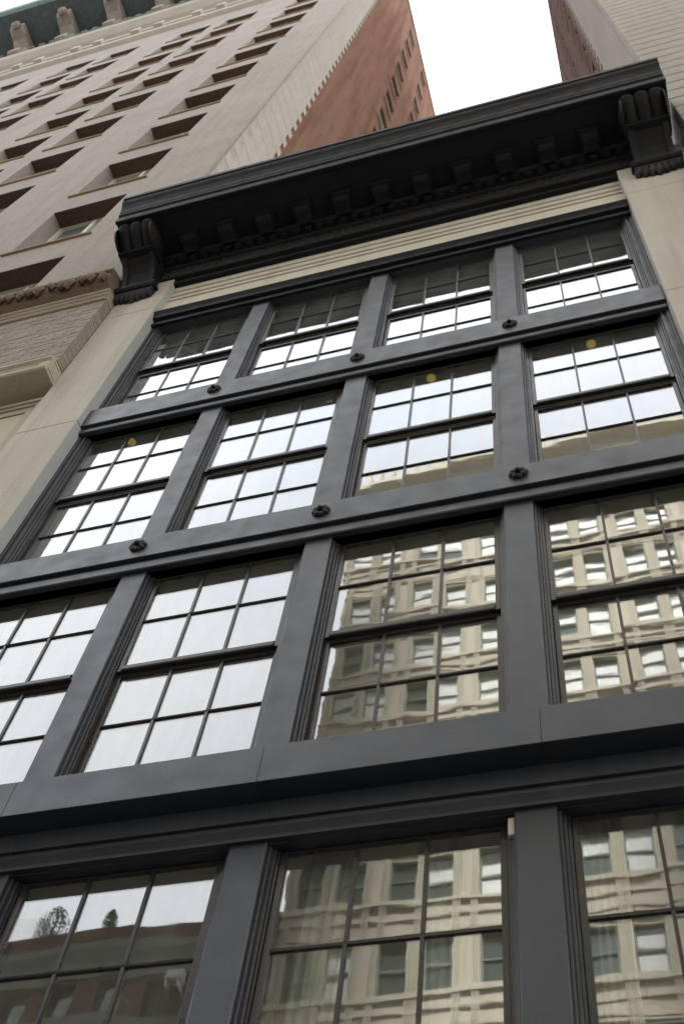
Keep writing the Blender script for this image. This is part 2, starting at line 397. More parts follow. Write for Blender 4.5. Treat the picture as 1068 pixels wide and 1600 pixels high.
def wall_holes(mb, u0, u1, z0, z1, holes, plane, depth, axis='y'):
    """front sheet with openings and their reveals; holes = (u0, u1, z0, z1). plane: coordinate of the sheet; depth signed into the wall"""
    us = sorted(set([u0, u1] + [h[0] for h in holes] + [h[1] for h in holes]))
    zs = sorted(set([z0, z1] + [h[2] for h in holes] + [h[3] for h in holes]))
    us = [u for u in us if u0 <= u <= u1]; zs = [z for z in zs if z0 <= z <= z1]
    P = (lambda u, d, z: (u, plane + d, z)) if axis == 'y' else (lambda u, d, z: (plane + d, u, z))
    for i in range(len(us) - 1):
        um = (us[i] + us[i + 1]) / 2
        hh = [h for h in holes if h[0] < um < h[1]]
        run = None
        for j in range(len(zs) - 1):
            zm = (zs[j] + zs[j + 1]) / 2
            solid = not any(h[2] < zm < h[3] for h in hh)
            if solid and run is None: run = zs[j]
            if run is not None and (not solid or j == len(zs) - 2):
                top = zs[j + 1] if solid else zs[j]
                mb.add([P(us[i], 0, run), P(us[i + 1], 0, run), P(us[i + 1], 0, top), P(us[i], 0, top)], [(0, 1, 2, 3)])
                run = None
    for a, b, c, d in holes:
        q = [P(a, 0, c), P(b, 0, c), P(b, 0, d), P(a, 0, d), P(a, depth, c), P(b, depth, c), P(b, depth, d), P(a, depth, d)]
        mb.add(q, [(0, 1, 5, 4), (1, 2, 6, 5), (2, 3, 7, 6), (3, 0, 4, 7)])
    return mb

# ------------------------------------------------------------------ ground
struct(MB().box(-600, 600, -600, 600, -1.0, -0.20).build('ground', M['asphalt']))
struct(MB().box(-300, 300, -20.2, -5.6, -0.196, -0.15).build('road', M['asphalt']))
struct(MB().box(-300, 300, -5.45, 0.6, -0.196, 0.0).build('pavement', M['pave']))
struct(MB().box(-300, 300, -25.2, -20.35, -0.196, 0.0).build('pavement', M['pave']))
struct(MB().box(-300, 300, -5.598, -5.452, -0.196, 0.004).build('kerb', M['lime']))
struct(MB().box(-300, 300, -20.348, -20.202, -0.196, 0.004).build('kerb', M['lime']))

# ================================================================== THE IRON FRONT
front = thing('iron_front_building', 'dark painted iron front building with wide sash windows and black bracketed cornice', 'building')
F = front
# rows: soffit z, opening bottom z, upper panes (top, bar, bottom), lower panes
ROWS = [
    dict(top=17.56, bot=14.42, u=(17.45, 16.83, 16.16), l=(15.95, 15.31, 14.64)),
    dict(top=13.91, bot=10.76, u=(13.83, 13.16, 12.47), l=(12.32, 11.68, 11.00)),
    dict(top=10.29, bot=7.40, u=(10.22, 9.61, 8.97), l=(8.86, 8.25, 7.62)),
    dict(top=6.65, bot=3.62, u=(6.58, 5.91, 5.25), l=(5.13, 4.48, 3.84)),
]
HW = 0.1263
EDGE = 3.565
# pilasters
for r in ROWS:
    for x in (-1.8, 0, 1.8):
        mb = MB().box(x - HW, x + HW, 0.0, 0.30, r['bot'] - 0.02, r['top'] + 0.02)
        p = mb.build('pilaster', M['iron'], F, bevel=0.006)
        for s in (-1, 1):       # stepped stop mouldings on both flanks
            q = MB()
            xa, xb = sorted((x + s * HW, x + s * (HW + 0.020)))
            q.box(xa, xb, 0.035, 0.28, r['bot'], r['top'] - 0.002)
            xa, xb = sorted((x + s * (HW + 0.020), x + s * (HW + 0.042)))
            q.box(xa, xb, 0.068, 0.28, r['bot'], r['top'] - 0.002)
            q.build('stop_moulding', M['iron'], p, bevel=0.003)
    for s in (-1, 1):           # end jambs beside the stone piers
        q = MB()
        for k, (w0, w1, y) in enumerate(((0.0, 0.035, 0.0), (0.035, 0.065, 0.025), (0.065, 0.098, 0.012), (0.098, 0.118, 0.045), (0.118, 0.140, 0.068))):
            xa, xb = sorted((s * (EDGE - w0), s * (EDGE - w1)))
            q.box(xa, xb, y, 0.30, r['bot'], r['top'] - 0.002)
        q.build('end_jamb', M['iron'], F, bevel=0.003)

# spandrel backing behind the beams
for z0, z1 in ((13.91, 14.42), (10.29, 10.76), (6.65, 7.40)):
    MB().box(-EDGE, EDGE, 0.02, 0.15, z0, z1).build('spandrel', M['iron'], F)
MB().box(-EDGE, EDGE, 0.0, 0.15, 17.56, 18.3).build('spandrel', M['iron'], F)

# slim beams over rows 2 and 3
for soff, fb, ft in ((13.91, 14.045, 14.51), (10.29, 10.45, 10.825)):
    b = MB().box(-EDGE, EDGE, -0.08, 0.10, fb, ft).build('beam', M['iron'], F, bevel=0.006)
    MB().extrude_x([(-0.03, fb - 0.002), (-0.03, fb - 0.035), (-0.045, fb - 0.05), (-0.045, soff + 0.012), (-0.035, soff), (0.145, soff), (0.145, fb - 0.002)], -EDGE + 0.003, EDGE - 0.003).build('fillet_moulding', M['iron'], b)
    zc = (fb + ft) / 2 + 0.01
    for x in (-1.83, 0.0, 1.83):
        mb = MB()
        mb.lathe([(0.0, -0.105), (0.045, -0.105), (0.05, -0.095), (0.052, -0.08)], (x, 0, zc), 'y', 14)
        for k in range(8):
            a = k * math.pi / 4 + 0.2
            mb.lathe([(0.0, -0.118), (0.020, -0.112), (0.029, -0.095), (0.031, -0.079)], (x + 0.060 * math.cos(a), 0, zc + 0.060 * math.sin(a)), 'y', 8)
        rs = mb.build('rosette', M['iron_rough'], F, smooth=False)
        MB().lathe([(0.0, -0.150), (0.016, -0.148), (0.024, -0.135), (0.026, -0.104)], (x, 0, zc), 'y', 10).build('bolt', M['iron_black'], rs)

# deep storey beam over row 4, in plates with visible joints
seams = [-EDGE, -1.72, 0.09, 1.90, EDGE]
for i in range(4):
    x0, x1 = seams[i] + (0.0015 if i else 0), seams[i + 1] - (0.0015 if i < 3 else 0)
    MB().box(x0, x1, -0.27, -0.02, 6.912, 7.243).build('beam_plate', M['iron'], F, bevel=0.003)
    xo = 0.05
    y0, y1 = (seams[i] + xo if i else -EDGE) + 0.0015, (seams[i + 1] + xo if i < 3 else EDGE) - 0.0015
    MB().box(y0, y1, -0.10, 0.06, 6.753, 6.908).build('beam_plate', M['iron'], F, bevel=0.003)
MB().extrude_x([(-0.07, 6.75), (-0.065, 6.725), (-0.045, 6.70), (-0.03, 6.68), (-0.03, 6.655), (0.06, 6.655), (0.06, 6.75)], -EDGE, EDGE).build('cove_moulding', M['iron'], F)
MB().box(-EDGE, EDGE, -0.018, 0.10, 6.912, 7.42).build('spandrel', M['iron'], F)
# lower storey beam below row 4 (below the frame) and a plain shopfront
MB().box(-EDGE, EDGE, -0.30, 0.12, 3.0, 3.50).build('beam', M['iron'], F, bevel=0.006)
for x in (-3.4, -1.8, 0, 1.8, 3.4):
    MB().box(x - 0.14, x + 0.14, -0.02, 0.3, 0, 2.998).build('shopfront_post', M['iron'], F, bevel=0.006)
MB().box(-EDGE, EDGE, 0.20, 0.24, 0.5, 2.998).build('shopfront_glass', M['dark_pane'], F)
MB().box(-EDGE, EDGE, 0.12, 0.3, 0, 0.498).build('stall_riser', M['iron'], F)
MB().box(-EDGE, EDGE, 0.12, 0.34, 3.0, 3.62).build('spandrel', M['iron'], F)

# iron lintel over the top row
L = MB().extrude_x([(-0.14, 17.925), (-0.145, 17.90), (-0.13, 17.87), (-0.105, 17.82), (-0.095, 17.77), (-0.095, 17.74), (-0.035, 17.735), (-0.03, 17.66),
                    (-0.055, 17.635), (-0.06, 17.60), (-0.05, 17.56), (-0.0005, 17.56), (-0.0005, 17.925)], -EDGE, EDGE).build('lintel', M['iron_black'], F)

# stone frieze with three grooves
fr = MB().box(-3.66, 3.66, -0.02, 0.3, 17.93, 19.24).build('frieze', M['lime_frieze'], F)
YF = -0.05
FB = (17.93, 18.545, 18.635, 18.735, 18.825, 18.965, 19.055, 19.24)
for z0, z1, nm_ in ((FB[0], FB[1], 'frieze_band'), (FB[2], FB[3], 'frieze_ridge'), (FB[4], FB[5], 'frieze_ridge'), (FB[6], FB[7], 'frieze_band')):
    MB().box(-3.60, 3.60, YF, -0.018, z0, z1).build(nm_, M['lime_frieze'], fr, bevel=0.004)
for s in (-1, 1):
    xa, xb = sorted((s * 3.601, s * 3.66))
    MB().box(xa, xb, YF, -0.018, 17.93, 19.24).build('frieze_end', M['lime_frieze'], fr)

# stone piers of large blocks
PZ = [0, 3.4, 6.9, 10.5, 14.05, 18.05, 20.03]
for s, xo in ((-1, 4.43), (1, 4.62)):
    for k in range(len(PZ) - 1):
        xa, xb = sorted((s * 3.57, s * xo))
        mb = MB().box(xa, xb, -0.17, 0.6, PZ[k] + 0.003, PZ[k + 1] - 0.003)
        mb.build('stone_block', M['lime'], F, bevel=0.008)

for k in range(1, len(PZ) - 1):
    MB().box(-3.5695, -3.562, -0.168, -0.001, PZ[k] + 0.01, min(PZ[k + 1], 19.2) - 0.01).build('cement_edge', M['cement'], F, bevel=0.002)

# cornice -------------------------------------------------------------
cor = MB().extrude_x([(0.0, 19.22), (-0.13, 19.22), (-0.14, 19.24), (-0.14, 19.30), (-0.12, 19.315), (-0.12, 19.335), (-0.20, 19.35), (-0.215, 19.375), (-0.20, 19.395),
                      (-0.20, 19.72), (-0.25, 19.735), (-0.27, 19.77), (-0.27, 19.93), (-0.36, 19.945), (-0.40, 19.98), (-0.40, 20.081), (0.0, 20.081)], -4.42, 4.42).build('cornice', M['iron_black'], F)
crown_prof = [(0.30, 20.085), (-1.085, 20.085), (-1.095, 20.055), (-1.145, 20.05), (-1.155, 20.075), (-1.155, 20.29), (-1.185, 20.32), (-1.185, 20.38), (-1.20, 20.42), (-1.215, 20.52),
              (-1.25, 20.62), (-1.29, 20.69), (-1.305, 20.74), (-1.305, 20.79), (-1.33, 20.81), (-1.33, 20.94), (-1.30, 20.97), (0.30, 21.08)]
cr = MB()
cr.extrude_x([p if p[0] < -0.38 else (-0.36, p[1]) for p in crown_prof], -4.46, 4.52)
cr.build('crown_moulding', M['iron_black'], cor)
MB().box(-4.42, 4.42, -0.355, 0.3, 20.085, 21.05).build('parapet', M['iron_black'], cor)
# joints in the sheet-metal crown: thin lapped straps
for x in (-2.3, 0.05, 2.4):
    MB().extrude_x([(y - 0.004 if y < -0.5 else -0.40, z) for y, z in crown_prof[2:17]] + [(-0.9, 20.5)], x, x + 0.05).build('seam_strap', M['iron_black'], cor)
# ornamental foliage band: displaced relief
g = MB(); nx, nz = 420, 6
rnd = random.Random(3)
for i in range(nx + 1):
    for j in range(nz + 1):
        x = -3.80 + 7.60 * i / nx; z = 19.40 + 0.315 * j / nz
        d = 0.0 if j in (0, nz) else 0.022 * (0.5 + 0.5 * math.sin(i * 0.9) * math.cos(j * 1.3 + 0.5 * math.sin(i * 0.23))) + rnd.uniform(0, 0.022)
        g.v.append((x, -0.203 - d, z))
for i in range(nx):
    for j in range(nz):
        p = i * (nz + 1) + j
        g.f.append((p, p + nz + 1, p + nz + 2, p + 1))
g.build('foliage_band', M['iron_rough'], cor)
# dentils
dm = MB().box(-0.055, 0.055, -0.085, 0.0, -0.075, 0.075).mesh('dentil', M['iron_black'], bevel=0.006)
for k in range(38):
    link('dentil', dm, cor, (-3.70 + 0.2 * k, -0.271, 19.852))
# modillions
mo = MB()
mo.extrude_x([(0.0, 0.155), (-0.275, 0.155), (-0.285, 0.14), (-0.285, 0.10), (-0.27, 0.05), (-0.25, 0.02), (-0.2, 0.0), (-0.08, 0.0), (0.0, -0.02)], -0.125, 0.125)
mm_ = mo.mesh('modillion', M['iron_black'], bevel=0.004)
cap = MB().box(-0.165, 0.165, -0.335, 0.0, 0.10, 0.178).mesh('modillion_cap', M['iron_black'], bevel=0.006)
for k in range(11):
    o = link('modillion', mm_, cor, (-3.31 + 0.66 * k, -0.402, 19.905))
    link('modillion_cap', cap, o, (0, 0, 0))

# console brackets at the cornice ends
def TT(y, z):
    q = (z - 1.6) / (4.93 + y); y2 = y - 0.1 * (z - 18.9) / 1.7
    return (y2, min(20.083, 1.6 + q * (4.93 + y2)))
def console(x0, x1):
    w = x1 - x0
    core = [(-0.172, 19.0), (-0.27, 19.0), (-0.27, 19.12), (-0.30, 19.30), (-0.36, 19.48), (-0.45, 19.65), (-0.56, 19.80), (-0.56, 19.9), (-0.36, 20.40), (-0.172, 20.40)]
    core = [TT(*p) if p[0] < -0.2 else (p[0], min(p[1], 20.0)) for p in core]
    b = MB().extrude_x(core, x0 + 0.05, x1 - 0.05).build('console_bracket', M['iron_black'], F, bevel=0.004)
    for xa, xb in ((x0 + 0.02, x0 + 0.11), (x1 - 0.11, x1 - 0.02)):
        MB().extrude_x([(y - 0.035 if y < -0.2 else y, z) for y, z in core[:8]] + [(-0.172, 19.9)], xa, xb).build('side_rib', M['iron_black'], b, bevel=0.006)
    # fluted scroll
    base = [(-0.36, 20.603), (-0.93, 20.603), (-0.985, 20.53), (-1.00, 20.45), (-0.985, 20.35), (-0.93, 20.24), (-0.85, 20.13), (-0.76, 20.02), (-0.68, 19.93), (-0.36, 19.93)]
    base = [TT(*p) for p in base]
    profs, xs = [], []
    ns = 24
    for i in range(ns + 1):
        t = i / ns
        o = 0.055 * abs(math.sin(t * 3 * math.pi)) ** 0.55
        cy, cz = TT(-0.6, 20.35)
        pr = []
        for y, z in base:
            if y < -0.5 and z < 20.07:
                d = math.hypot(y - cy, z - cz); k = 1 + o / d - 0.055 / d
                pr.append((cy + (y - cy) * k, cz + (z - cz) * k if z > 19.6 else z))
            else: pr.append((y, z))
        profs.append(pr); xs.append(x0 + w * t)
    MB().loft_x(profs, xs).build('scroll', M['iron_black'], b)
    for xs_, sgn in ((x1, 1), (x0, -1)):
        for k, (r, h) in enumerate(((0.27, 0.02), (0.20, 0.035), (0.12, 0.05), (0.05, 0.065))):
            MB().lathe([(0.0, sgn * h), (r - 0.03, sgn * h), (r - 0.005, sgn * (h - 0.006)), (r, sgn * (h - 0.03))], (xs_, TT(-0.70, 20.30)[0], TT(-0.70, 20.30)[1] - 0.06), 'x', 20).build('volute', M['iron_rough'], b)
    MB().extrude_x([TT(*p) for p in [(-0.36, 19.83), (-0.66, 19.83), (-0.68, 19.85), (-0.68, 19.89), (-0.665, 19.925), (-0.36, 19.925)]], x0 - 0.02, x1 + 0.02).build('fillet', M['iron_black'], b)
    pl = MB()
    pl.extrude_x([(-0.171, 18.90), (-0.30, 18.90), (-0.335, 18.94), (-0.345, 18.97), (-0.345, 19.0), (-0.171, 19.0)], x0 - 0.05, x1 + 0.05)
    pl.extrude_x([(-0.171, 18.76), (-0.27, 18.76), (-0.28, 18.80), (-0.28, 18.899), (-0.171, 18.899)], x0 - 0.02, x1 + 0.02)
    pl.build('plinth', M['iron_black'], b)
    # acanthus pendant: fan of lobed leaves
    for k in range(7):
        t = (k - 3) / 3
        lx = (x0 + x1) / 2 + t * w * 0.44
        m2 = MB(); n = 6
        for i in range(n + 1):
            q = i / n
            hw = 0.062 * math.sin(math.pi * (0.12 + 0.80 * q)) + 0.006
            zc = 18.77 - q * (0.24 - 0.10 * abs(t)); yc = -0.285 + 0.10 * q * q + (0.02 if q > 0.9 else 0)
            xc = lx + t * 0.02 * q
            for s2, dy in ((-1, 0.03), (0, -0.02), (1, 0.03)):
                m2.v.append((xc + s2 * hw, yc + dy, zc + (0.015 if s2 else 0)))
            m2.v.append((xc, -0.172, zc))
        for i in range(n):
            p = i * 4
            for c0, c1 in ((0, 1), (1, 2), (2, 3), (3, 0)):
                m2.f.append((p + c0, p + c1, p + 4 + c1, p + 4 + c0))
        m2.f += [(0, 1, 2, 3), (n * 4 + 3, n * 4 + 2, n * 4 + 1, n * 4)]
        m2.build('acanthus_leaf', M['iron_rough'], b)
console(-4.42, -3.81)
console(3.81, 4.44)

# windows -------------------------------------------------------------
bays = [(-3.425, -1.9263), (-1.6737, -0.1263), (0.1263, 1.6737), (1.9263, 3.425)]
STEP = 0.045
def bars(parent, gx0, gx1, zt, zb, zm, y):
    """glazing bars: one horizontal, two vertical in two lengths"""
    w = 0.011
    MB().extrude_x([(y - 0.016, zm - w), (y - 0.020, zm), (y - 0.016, zm + w), (y + 0.012, zm + w), (y + 0.012, zm - w)], gx0, gx1).build('glazing_bar', M['sash'], parent)
    for k in (1, 2):
        x = gx0 + (gx1 - gx0) * k / 3
        for za, zb_ in ((zb, zm - w - 0.001), (zm + w + 0.001, zt)):
            MB().box(x - w, x + w, y - 0.018, y + 0.012, za, zb_).build('glazing_bar', M['sash'], parent)
pane_cache = {}
def pane(parent, x0, x1, z0, z1, y, rng):
    w, h = round(x1 - x0, 3), round(z1 - z0, 3)
    if (w, h) not in pane_cache:
        pane_cache[(w, h)] = MB().box(-w / 2, w / 2, -0.003, 0.003, -h / 2, h / 2).mesh('pane', M['glass'])
    o = link('pane', pane_cache[(w, h)], parent, ((x0 + x1) / 2, y, (z0 + z1) / 2))
    o.rotation_euler = (rng.uniform(-.0028, .0028), 0, rng.uniform(-.0028, .0028))
rng = random.Random(11)
for ri, r in enumerate(ROWS):
    for bi, (bx0, bx1) in enumerate(bays):
        x0 = bx0 + (STEP if bi else 0.0); x1 = bx1 - (STEP if bi < 3 else 0.0)
        if bi == 0: x0 += 0.0
        zt, zb = r['top'], r['bot']
        fy = 0.085
        fw = 0.018
        mb = MB()
        mb.box(x0, x0 + fw, fy, 0.20, zb, zt).box(x1 - fw, x1, fy, 0.20, zb, zt)
        win = mb.build('window', M['sash'], F)
        MB().box(x0 + fw + 0.001, x1 - fw - 0.001, fy - 0.05, 0.24, zb, zb + 0.07).build('sill', M['iron'], win)
        sx0, sx1 = x0 + fw + 0.003, x1 - fw - 0.003
        st = 0.040
        for (t, m, b), y, top in ((r['u'], 0.12, True), (r['l'], 0.155, False)):
            gx0, gx1 = sx0 + st, sx1 - st
            if top: t = zt - 0.022
            hi = (zt - 0.003) if top else t + 0.05
            lo = b - (0.075 if top else 0.12)
            s = MB()
            s.box(sx0, gx0, y - 0.022, y + 0.014, lo, hi).box(gx1, sx1, y - 0.022, y + 0.014, lo, hi)
            s.box(gx0 + 0.0005, gx1 - 0.0005, y - 0.022, y + 0.014, t, hi)
            if top: s.extrude_x([(y - 0.03, lo), (y - 0.036, lo + 0.015), (y - 0.036, b - 0.02), (y - 0.02, b), (y + 0.014, b), (y + 0.014, lo)], gx0 + 0.0005, gx1 - 0.0005)
            else: s.box(gx0 + 0.0005, gx1 - 0.0005, y - 0.022, y + 0.014, lo, b)
            sash = s.build('upper_sash' if top else 'lower_sash', M['sash'], win, bevel=0.0025)
            bars(win, gx0, gx1, t, b, m, y)
            pw = (gx1 - gx0) / 3
            for k in range(3):
                for z0_, z1_ in ((m, t), (b, m)):
                    pane(win, gx0 + pw * k, gx0 + pw * (k + 1), z0_, z1_, y, rng)
        if ri == 0:   # green roller shades drawn part way
            drop = (0.98, 1.02, 1.0, 1.05)[bi]
            MB().box(sx0 + 0.02, sx1 - 0.02, 0.215, 0.221, zt - drop, zt + 0.03).build('roller_shade', M['shade'], win)
# rooms
CEIL = [17.95, 14.25, 10.66, 7.02]
FLR = [14.47, 10.82, 7.46, 3.6]
for c, fz in zip(CEIL, FLR):
    MB().box(-EDGE, EDGE, 0.155, 4.2, c, c + 0.08).build('room_ceiling', M['ceiling'], F)
    MB().box(-EDGE, EDGE, 0.26, 4.2, fz - 0.15, fz - 0.05).build('room_floor', M['roomfloor'], F)
MB().box(-4.4, 4.4, 4.2, 4.35, 0, 19.9).build('room_wall', M['roomwall'], F)
for s in (-1, 1):
    xa, xb = sorted((s * 3.6, s * 3.75))
    MB().box(xa, xb, 0.602, 4.19, 0.0, 19.9).build('room_wall', M['roomwall'], F)
body = MB().box(-4.42, 4.6, 7.2, 16, 0, 20.0).build('rear_wall', M['opp_brick'], F)
MB().box(-4.42, 4.6, 0.31, 16, 20.1, 20.3).build('roof', M['roofing'], F)
# small fittings
MB().box(1.628, 1.668, 0.030, 0.066, 6.50, 6.635).build('sensor_box', M['white_box'], F, bevel=0.004)
MB().box(-0.385, -0.315, 0.150, 0.153, 13.69, 13.765).build('sticker', M['white_box'], F)

for i, (x, txt) in enumerate(((-3.08, 'round yellow ceiling lamp behind the leftmost window of the second row'),
                              (0.80, 'round yellow ceiling lamp behind the third window of the second row'),
                              (2.69, 'round yellow ceiling lamp behind the rightmost window of the second row'))):
    t = thing('ceiling_lamp', txt, 'lamp', (x, 0.345, 14.249), 'yellow ceiling lamps')
    MB().lathe([(0.0, -0.038), (0.028, -0.036), (0.045, -0.029), (0.052, -0.020), (0.052, -0.012)], (0, 0, 0), 'z', 18).build('lamp_shade', M['lamp'], t, smooth=True)
    MB().lathe([(0.058, -0.014), (0.062, -0.007), (0.058, 0.0), (0.0, 0.0)], (0, 0, 0), 'z', 18).build('rim', M['white_box'], t)
t = thing('pendant_lamp', 'white oval pendant lamp low behind the bottom right window', 'lamp', (2.24, 0.9, 5.86))
MB().lathe([(0.0, -0.06), (0.06, -0.055), (0.085, -0.02), (0.075, 0.03), (0.03, 0.055), (0.0, 0.06)], (0, 0, 0), 'z', 18).build('lamp_shade', M['white_paint'], t, smooth=True)
MB().lathe([(0.006, 0.055), (0.006, 1.16)], (0, 0, 0), 'z', 6).build('cord', M['iron_black'], t)

def curtain(x0, x1, top_in, z0, z1, y, label, flip=False):
    mb = MB(); nx, nz = 44, 14
    for j in range(nz + 1):
        q = j / nz
        sq = 1 - top_in * math.sin(math.pi * min(1, q * 1.15)) * 0.6
        for i in range(nx + 1):
            u = i / nx
            xx = (x0 + (x1 - x0) * u * sq) if not flip else (x1 - (x1 - x0) * u * sq)
            yy = y + 0.035 * math.sin(u * 30 + 0.6 * math.sin(q * 3)) + 0.012 * math.sin(u * 71 + q * 2)
            mb.v.append((xx, yy, z0 + (z1 - z0) * (1 - q)))
    for j in range(nz):
        for i in range(nx):
            p = j * (nx + 1) + i
            mb.f.append((p, p + 1, p + nx + 2, p + nx + 1))
    o = mb.build('curtain', M['sheer'], None, smooth=True)
    return tag(o, label, 'curtain', 'sheer curtains behind the bottom windows')
curtain(0.24, 0.62, 0.3, 3.6, 7.0, 0.42, 'gathered sheer white curtain at the left side of the middle bottom window')
curtain(0.95, 1.30, 0.4, 3.6, 7.0, 0.50, 'narrow sheer white curtain at the right side of the middle bottom window', True)
curtain(2.02, 2.28, 0.3, 3.6, 7.0, 0.42, 'sheer white curtain at the left side of the bottom right window')
curtain(2.55, 3.3, 0.3, 3.6, 7.0, 0.42, 'wide sheer white curtain at the right side of the bottom right window', True)

# ================================================================== THE STONE TOWER (left)
tower = thing('stone_tower', 'tall lilac grey stone tower with deep window openings and green copper cornice', 'building')
TY, TX = -0.35, -4.45
TOP = 90.0
col_x = [(-8.2, -6.42), (-12.1, -10.3), (-14.75, -12.95), (-18.85, -17.05), (-21.5, -19.7), (-25.5, -23.7), (-28.15, -26.35), (-31.6, -30.0)]
head_z = [22.15 + 4.42 * k for k in range(11)]
holes = [(a, b, z - 3.05, z) for a, b in col_x for z in head_z]
holes = [(a, b, max(c, 19.42), d) for a, b, c, d in holes]
mb = MB()
wall_holes(mb, -32.6, TX - 0.10, 19.38, TOP, holes, TY, 0.36)
mb.build('front_wall', M['tower'], tower)
# rounded bead on the corner
MB().lathe([(0.075, 19.38), (0.075, TOP)], (TX - 0.075, TY + 0.055, 0), 'z', 12).build('corner_bead', M['tower'], tower, smooth=True)
MB().box(TX - 0.0995, TX - 0.002, TY + 0.06, TY + 0.3, 19.38, TOP).build('corner_bead', M['tower'], tower)
# window: blue grey glass, frame, centre mullion, sill
wf = MB(); W_, H_ = 1.78, 3.05
wf.box(-W_ / 2, -W_ / 2 + .07, 0, .08, -H_, 0).box(W_ / 2 - .07, W_ / 2, 0, .08, -H_, 0).box(-W_ / 2 + .071, W_ / 2 - .071, 0, .08, -.08, 0)
wf.box(-W_ / 2 + .071, W_ / 2 - .071, .02, .08, -1.56, -1.48)
wf = wf.mesh('window', M['pane_blue'])
wf.materials.clear(); wf.materials.append(M['roomwall'])
wp = MB().box(-W_ / 2 + .07, W_ / 2 - .07, .085, .095, -H_, -.08).mesh('pane', M['pane_blue'])
wm = MB().box(-.05, .05, .0, .08, -H_, -.082).mesh('mullion', M['roomwall'])
ws = MB().box(-W_ / 2 - .12, W_ / 2 + .12, -.415, -.22, -.075, 0.0).mesh('sill', M['sill'], bevel=0.01)
wh = MB().box(-W_ / 2, W_ / 2, -.365, -.002, -.05, -.003).mesh('lintel', M['soffit_shade'])  # slab added under each head, darkening the soffit by colour
for a, b in col_x:
    for k, z in enumerate(head_z):
        o = link('window', wf, tower, ((a + b) / 2, TY + 0.36, z))
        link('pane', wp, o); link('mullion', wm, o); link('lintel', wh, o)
        if k > 0: link('sill', ws, o, (0, 0, -3.05))
# blank rear of the openings (the dark rooms)
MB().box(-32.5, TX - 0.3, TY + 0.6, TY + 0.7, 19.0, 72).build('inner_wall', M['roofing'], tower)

# side wall: cream quoins then red brick
side_h = []
for ya, yb, zs in ((4.85, 6.05, (86.7, 82.3, 77.9, 73.3, 68.8, 64.4, 60.0, 55.6, 51.2)), (7.85, 8.95, (88.0, 83.0, 78.3, 73.8, 69.3))):
    side_h += [(ya, yb, z - 2.3, z) for z in zs]
mb = MB(); wall_holes(mb, 0.86, 11.6, 19.4, TOP, side_h, TX - 0.03, -0.25, 'x')
mb.build('side_wall', M['red_brick'], tower)
MB().box(TX - 27, TX - 0.5, TY + 0.75, 11.58, TOP - 0.4, TOP - 0.1).build('roof', M['roofing'], tower)
MB().box(TX - 0.45, TX + 0.02, 0.9, 11.75, TOP, TOP + 0.35).build('parapet_coping', M['red_brick'], tower)
MB().add([(TX - 0.03, 11.6, 0), (TX - 28, 11.6, 0), (TX - 28, 11.6, TOP), (TX - 0.03, 11.6, TOP)], [(0, 1, 2, 3)]).build('rear_wall', M['red_brick'], tower)
MB().add([(TX - 28.15, 11.6, 0), (TX - 28.15, TY, 0), (TX - 28.15, TY, TOP), (TX - 28.15, 11.6, TOP)], [(0, 1, 2, 3)]).build('side_wall', M['red_brick'], tower)
sw = MB().box(-.08, 0, 0, 1.2, -2.3, 0).mesh('pane', M['pane_blue'])
sf = MB(); sf.box(-.05, .0, 0, .09, -2.3, 0).box(-.05, 0, 1.11, 1.2, -2.3, 0).box(-.05, 0, .0905, 1.1095, -.1, 0).box(-.05, .0, .0905, 1.1095, -1.2, -1.1)
sf = sf.mesh('window', M['white_paint'])
ss = MB().box(-.2, .05, -.04, 1.24, -.12, 0).mesh('sill', M['quoin'])
for ya, yb, z0, z1 in side_h:
    o = link('window', sf, tower, (TX - 0.20, ya, z1)); o.scale = (1, (yb - ya) / 1.2, 1)
    link('pane', sw, o, (-0.05, 0, 0)); link('sill', ss, o, (0.19, 0, -2.3))
qz = 19.4; k = 0
qa = MB().box(-.4, -.002, 0, 1.20, 0.0015, .5485).mesh('quoin_block', M['quoin'])
qb = MB().box(-.4, 0, 0, 1.36, 0.0015, .5485).mesh('quoin_block', M['quoin'])
while qz < TOP - 0.5:
    link('quoin_block', qa if k % 2 else qb, tower, (TX, TY + 0.22 if False else -0.30, qz)); qz += 0.55; k += 1

# carved string course and mouldings
MB().extrude_x([(0.2, 18.80), (-0.44, 18.80), (-0.50, 18.86), (-0.56, 19.0), (-0.58, 19.12), (-0.56, 19.20), (-0.61, 19.22), (-0.61, 19.30), (-0.40, 19.39), (0.2, 19.39)], -32.6, -4.47).build('string_course', M['string'], tower)
lf = MB(); n = 6
for i in range(n + 1):
    q = i / n
    hw = 0.085 * math.sin(math.pi * (0.15 + 0.75 * q))
    zc = 0.05 - 0.34 * q; yc = -0.05 - 0.055 * math.sin(q * 2.6)
    for s2, dy, dz in ((-1, 0.05, 0.03), (-0.5, -0.005, 0.0), (0, -0.03, 0.01), (0.5, -0.005, 0.0), (1, 0.05, 0.03)):
        lf.v.append((s2 * hw, yc + dy, zc + dz))
for i in range(n):
    for c in range(4):
        p = i * 5 + c; lf.f.append((p, p + 1, p + 6, p + 5))
lf.v.append((0, 0.1, -0.1)); e0 = len(lf.v) - 1
ring = [0, 1, 2, 3, 4] + [5 * i + 4 for i in range(1, n)] + [n * 5 + 4 - j for j in range(5)] + [5 * i for i in range(n - 1, 0, -1)]
for i in range(len(ring)): lf.f.append((ring[i], ring[(i + 1) % len(ring)], e0))
lfm = lf.mesh('acanthus_leaf', M['string'])
x = -4.60; k = 0
while x > -9.6:
    o = link('acanthus_leaf', lfm, tower, (x, -0.545, 19.12 + rng.uniform(-.02, .03)))
    o.rotation_euler = (rng.uniform(-.15, .15), rng.uniform(-.2, .2), rng.uniform(-.2, .2)); o.scale = (rng.uniform(.85, 1.1), 1, rng.uniform(.85, 1.15))
    x -= 0.185; k += 1
